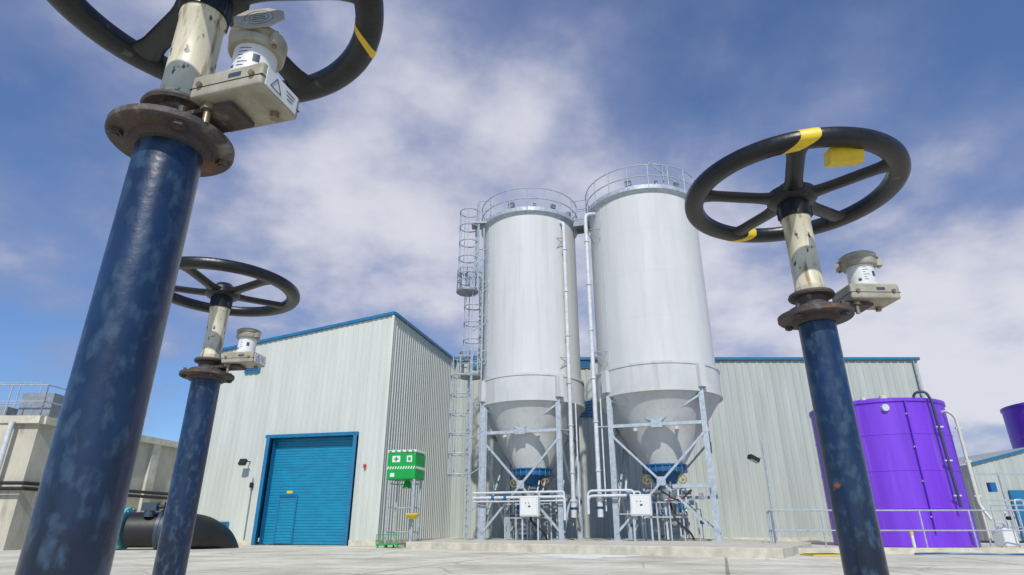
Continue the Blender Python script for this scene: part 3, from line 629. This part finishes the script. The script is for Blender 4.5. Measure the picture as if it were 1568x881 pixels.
# ---------------------------------------------------------------- world
SUN=V((-.03,-.72,.68)).normalized()
el=math.asin(SUN.z);az=math.atan2(SUN.x,SUN.y)
w=bpy.data.worlds.new('World');scene.world=w;w.use_nodes=True;nt=w.node_tree;N=nt.nodes;L=nt.links
bg=N['Background'];bg.inputs['Strength'].default_value=.12
sky=N.new('ShaderNodeTexSky');sky.sky_type='NISHITA';sky.sun_disc=False;sky.sun_elevation=el;sky.sun_rotation=az;sky.air_density=1.0;sky.dust_density=.5;sky.ozone_density=3
tc=N.new('ShaderNodeTexCoord');sx=N.new('ShaderNodeSeparateXYZ');L.new(tc.outputs['Generated'],sx.inputs[0])
def mth(op,a,b_=None,clamp=False):
    n=N.new('ShaderNodeMath');n.operation=op;n.use_clamp=clamp
    for i,v in enumerate((a,b_)):
        if v is None: continue
        if isinstance(v,(int,float)): n.inputs[i].default_value=v
        else: L.new(v,n.inputs[i])
    return n.outputs[0]
zz=mth('ADD',mth('MAXIMUM',sx.outputs[2],0),.32)
cx=N.new('ShaderNodeCombineXYZ');L.new(mth('DIVIDE',sx.outputs[0],zz),cx.inputs[0]);L.new(mth('DIVIDE',sx.outputs[1],zz),cx.inputs[1]);cx.inputs[2].default_value=1.7
n1=N.new('ShaderNodeTexNoise');n1.inputs['Scale'].default_value=1.5;n1.inputs['Detail'].default_value=9;n1.inputs['Roughness'].default_value=.50;n1.inputs['Distortion'].default_value=.2
L.new(cx.outputs[0],n1.inputs['Vector'])
n2=N.new('ShaderNodeTexNoise');n2.inputs['Scale'].default_value=4.2;n2.inputs['Detail'].default_value=8;n2.inputs['Roughness'].default_value=.54;L.new(cx.outputs[0],n2.inputs['Vector'])
def bank(v,lo_,hi_,amp):
    dp=N.new('ShaderNodeVectorMath');dp.operation='DOT_PRODUCT';L.new(tc.outputs['Generated'],dp.inputs[0]);dp.inputs[1].default_value=V(v).normalized()
    r=N.new('ShaderNodeMapRange');r.interpolation_type='SMOOTHSTEP';r.inputs[1].default_value=lo_;r.inputs[2].default_value=hi_;r.inputs[4].default_value=amp;L.new(dp.outputs['Value'],r.inputs[0]);return r.outputs[0]
bk=mth('ADD',mth('ADD',bank((.10,.86,.42),.82,1.0,.25),bank((.74,.66,.17),.91,.985,.36)),mth('ADD',mth('ADD',bank((-.25,.75,.55),.92,1.0,.11),bank((-.62,.65,.62),.92,1.0,.12)),-.035))
f=mth('ADD',mth('ADD',n1.outputs['Fac'],mth('MULTIPLY',mth('ADD',n2.outputs['Fac'],-.5),.52)),bk)
cr=N.new('ShaderNodeMapRange');cr.interpolation_type='SMOOTHSTEP';cr.inputs[1].default_value=.38;cr.inputs[2].default_value=.78;cr.inputs[3].default_value=.12;cr.inputs[4].default_value=.94
L.new(f,cr.inputs[0])
cc=N.new('ShaderNodeMapRange');cc.interpolation_type='SMOOTHSTEP';cc.inputs[1].default_value=.56;cc.inputs[2].default_value=.90;L.new(f,cc.inputs[0])
cm=N.new('ShaderNodeMix');cm.data_type='RGBA';lin(cm.inputs[6],(2.3,2.7,4.3));lin(cm.inputs[7],(6.1,6.1,6.7));L.new(cc.outputs[0],cm.inputs[0])
tint=N.new('ShaderNodeMix');tint.data_type='RGBA';tint.blend_type='MULTIPLY';tint.inputs[0].default_value=1;L.new(sky.outputs[0],tint.inputs[6]);lin(tint.inputs[7],(.62,.85,1.12))
fm=N.new('ShaderNodeMix');fm.data_type='RGBA';L.new(cr.outputs[0],fm.inputs[0]);L.new(tint.outputs[2],fm.inputs[6]);L.new(cm.outputs[2],fm.inputs[7])
L.new(fm.outputs[2],bg.inputs['Color'])
sl=bpy.data.lights.new('sun','SUN');sl.energy=3.8;sl.angle=R(.8);sl.color=(1,.95,.86);so=bpy.data.objects.new('sun',sl);scene.collection.objects.link(so)
so.rotation_euler=SUN.to_track_quat('Z','Y').to_euler()
# ---------------------------------------------------------------- camera
cam=bpy.data.cameras.new('camera');co=bpy.data.objects.new('camera',cam);scene.collection.objects.link(co)
cam.sensor_width=36;cam.lens=36*920/1568;cam.clip_start=.02;cam.clip_end=3000
co.location=(0,0,.6);co.rotation_euler=(R(90+21.9),0,0);scene.camera=co
scene.view_settings.view_transform='Standard';scene.view_settings.look='None';scene.view_settings.exposure=0
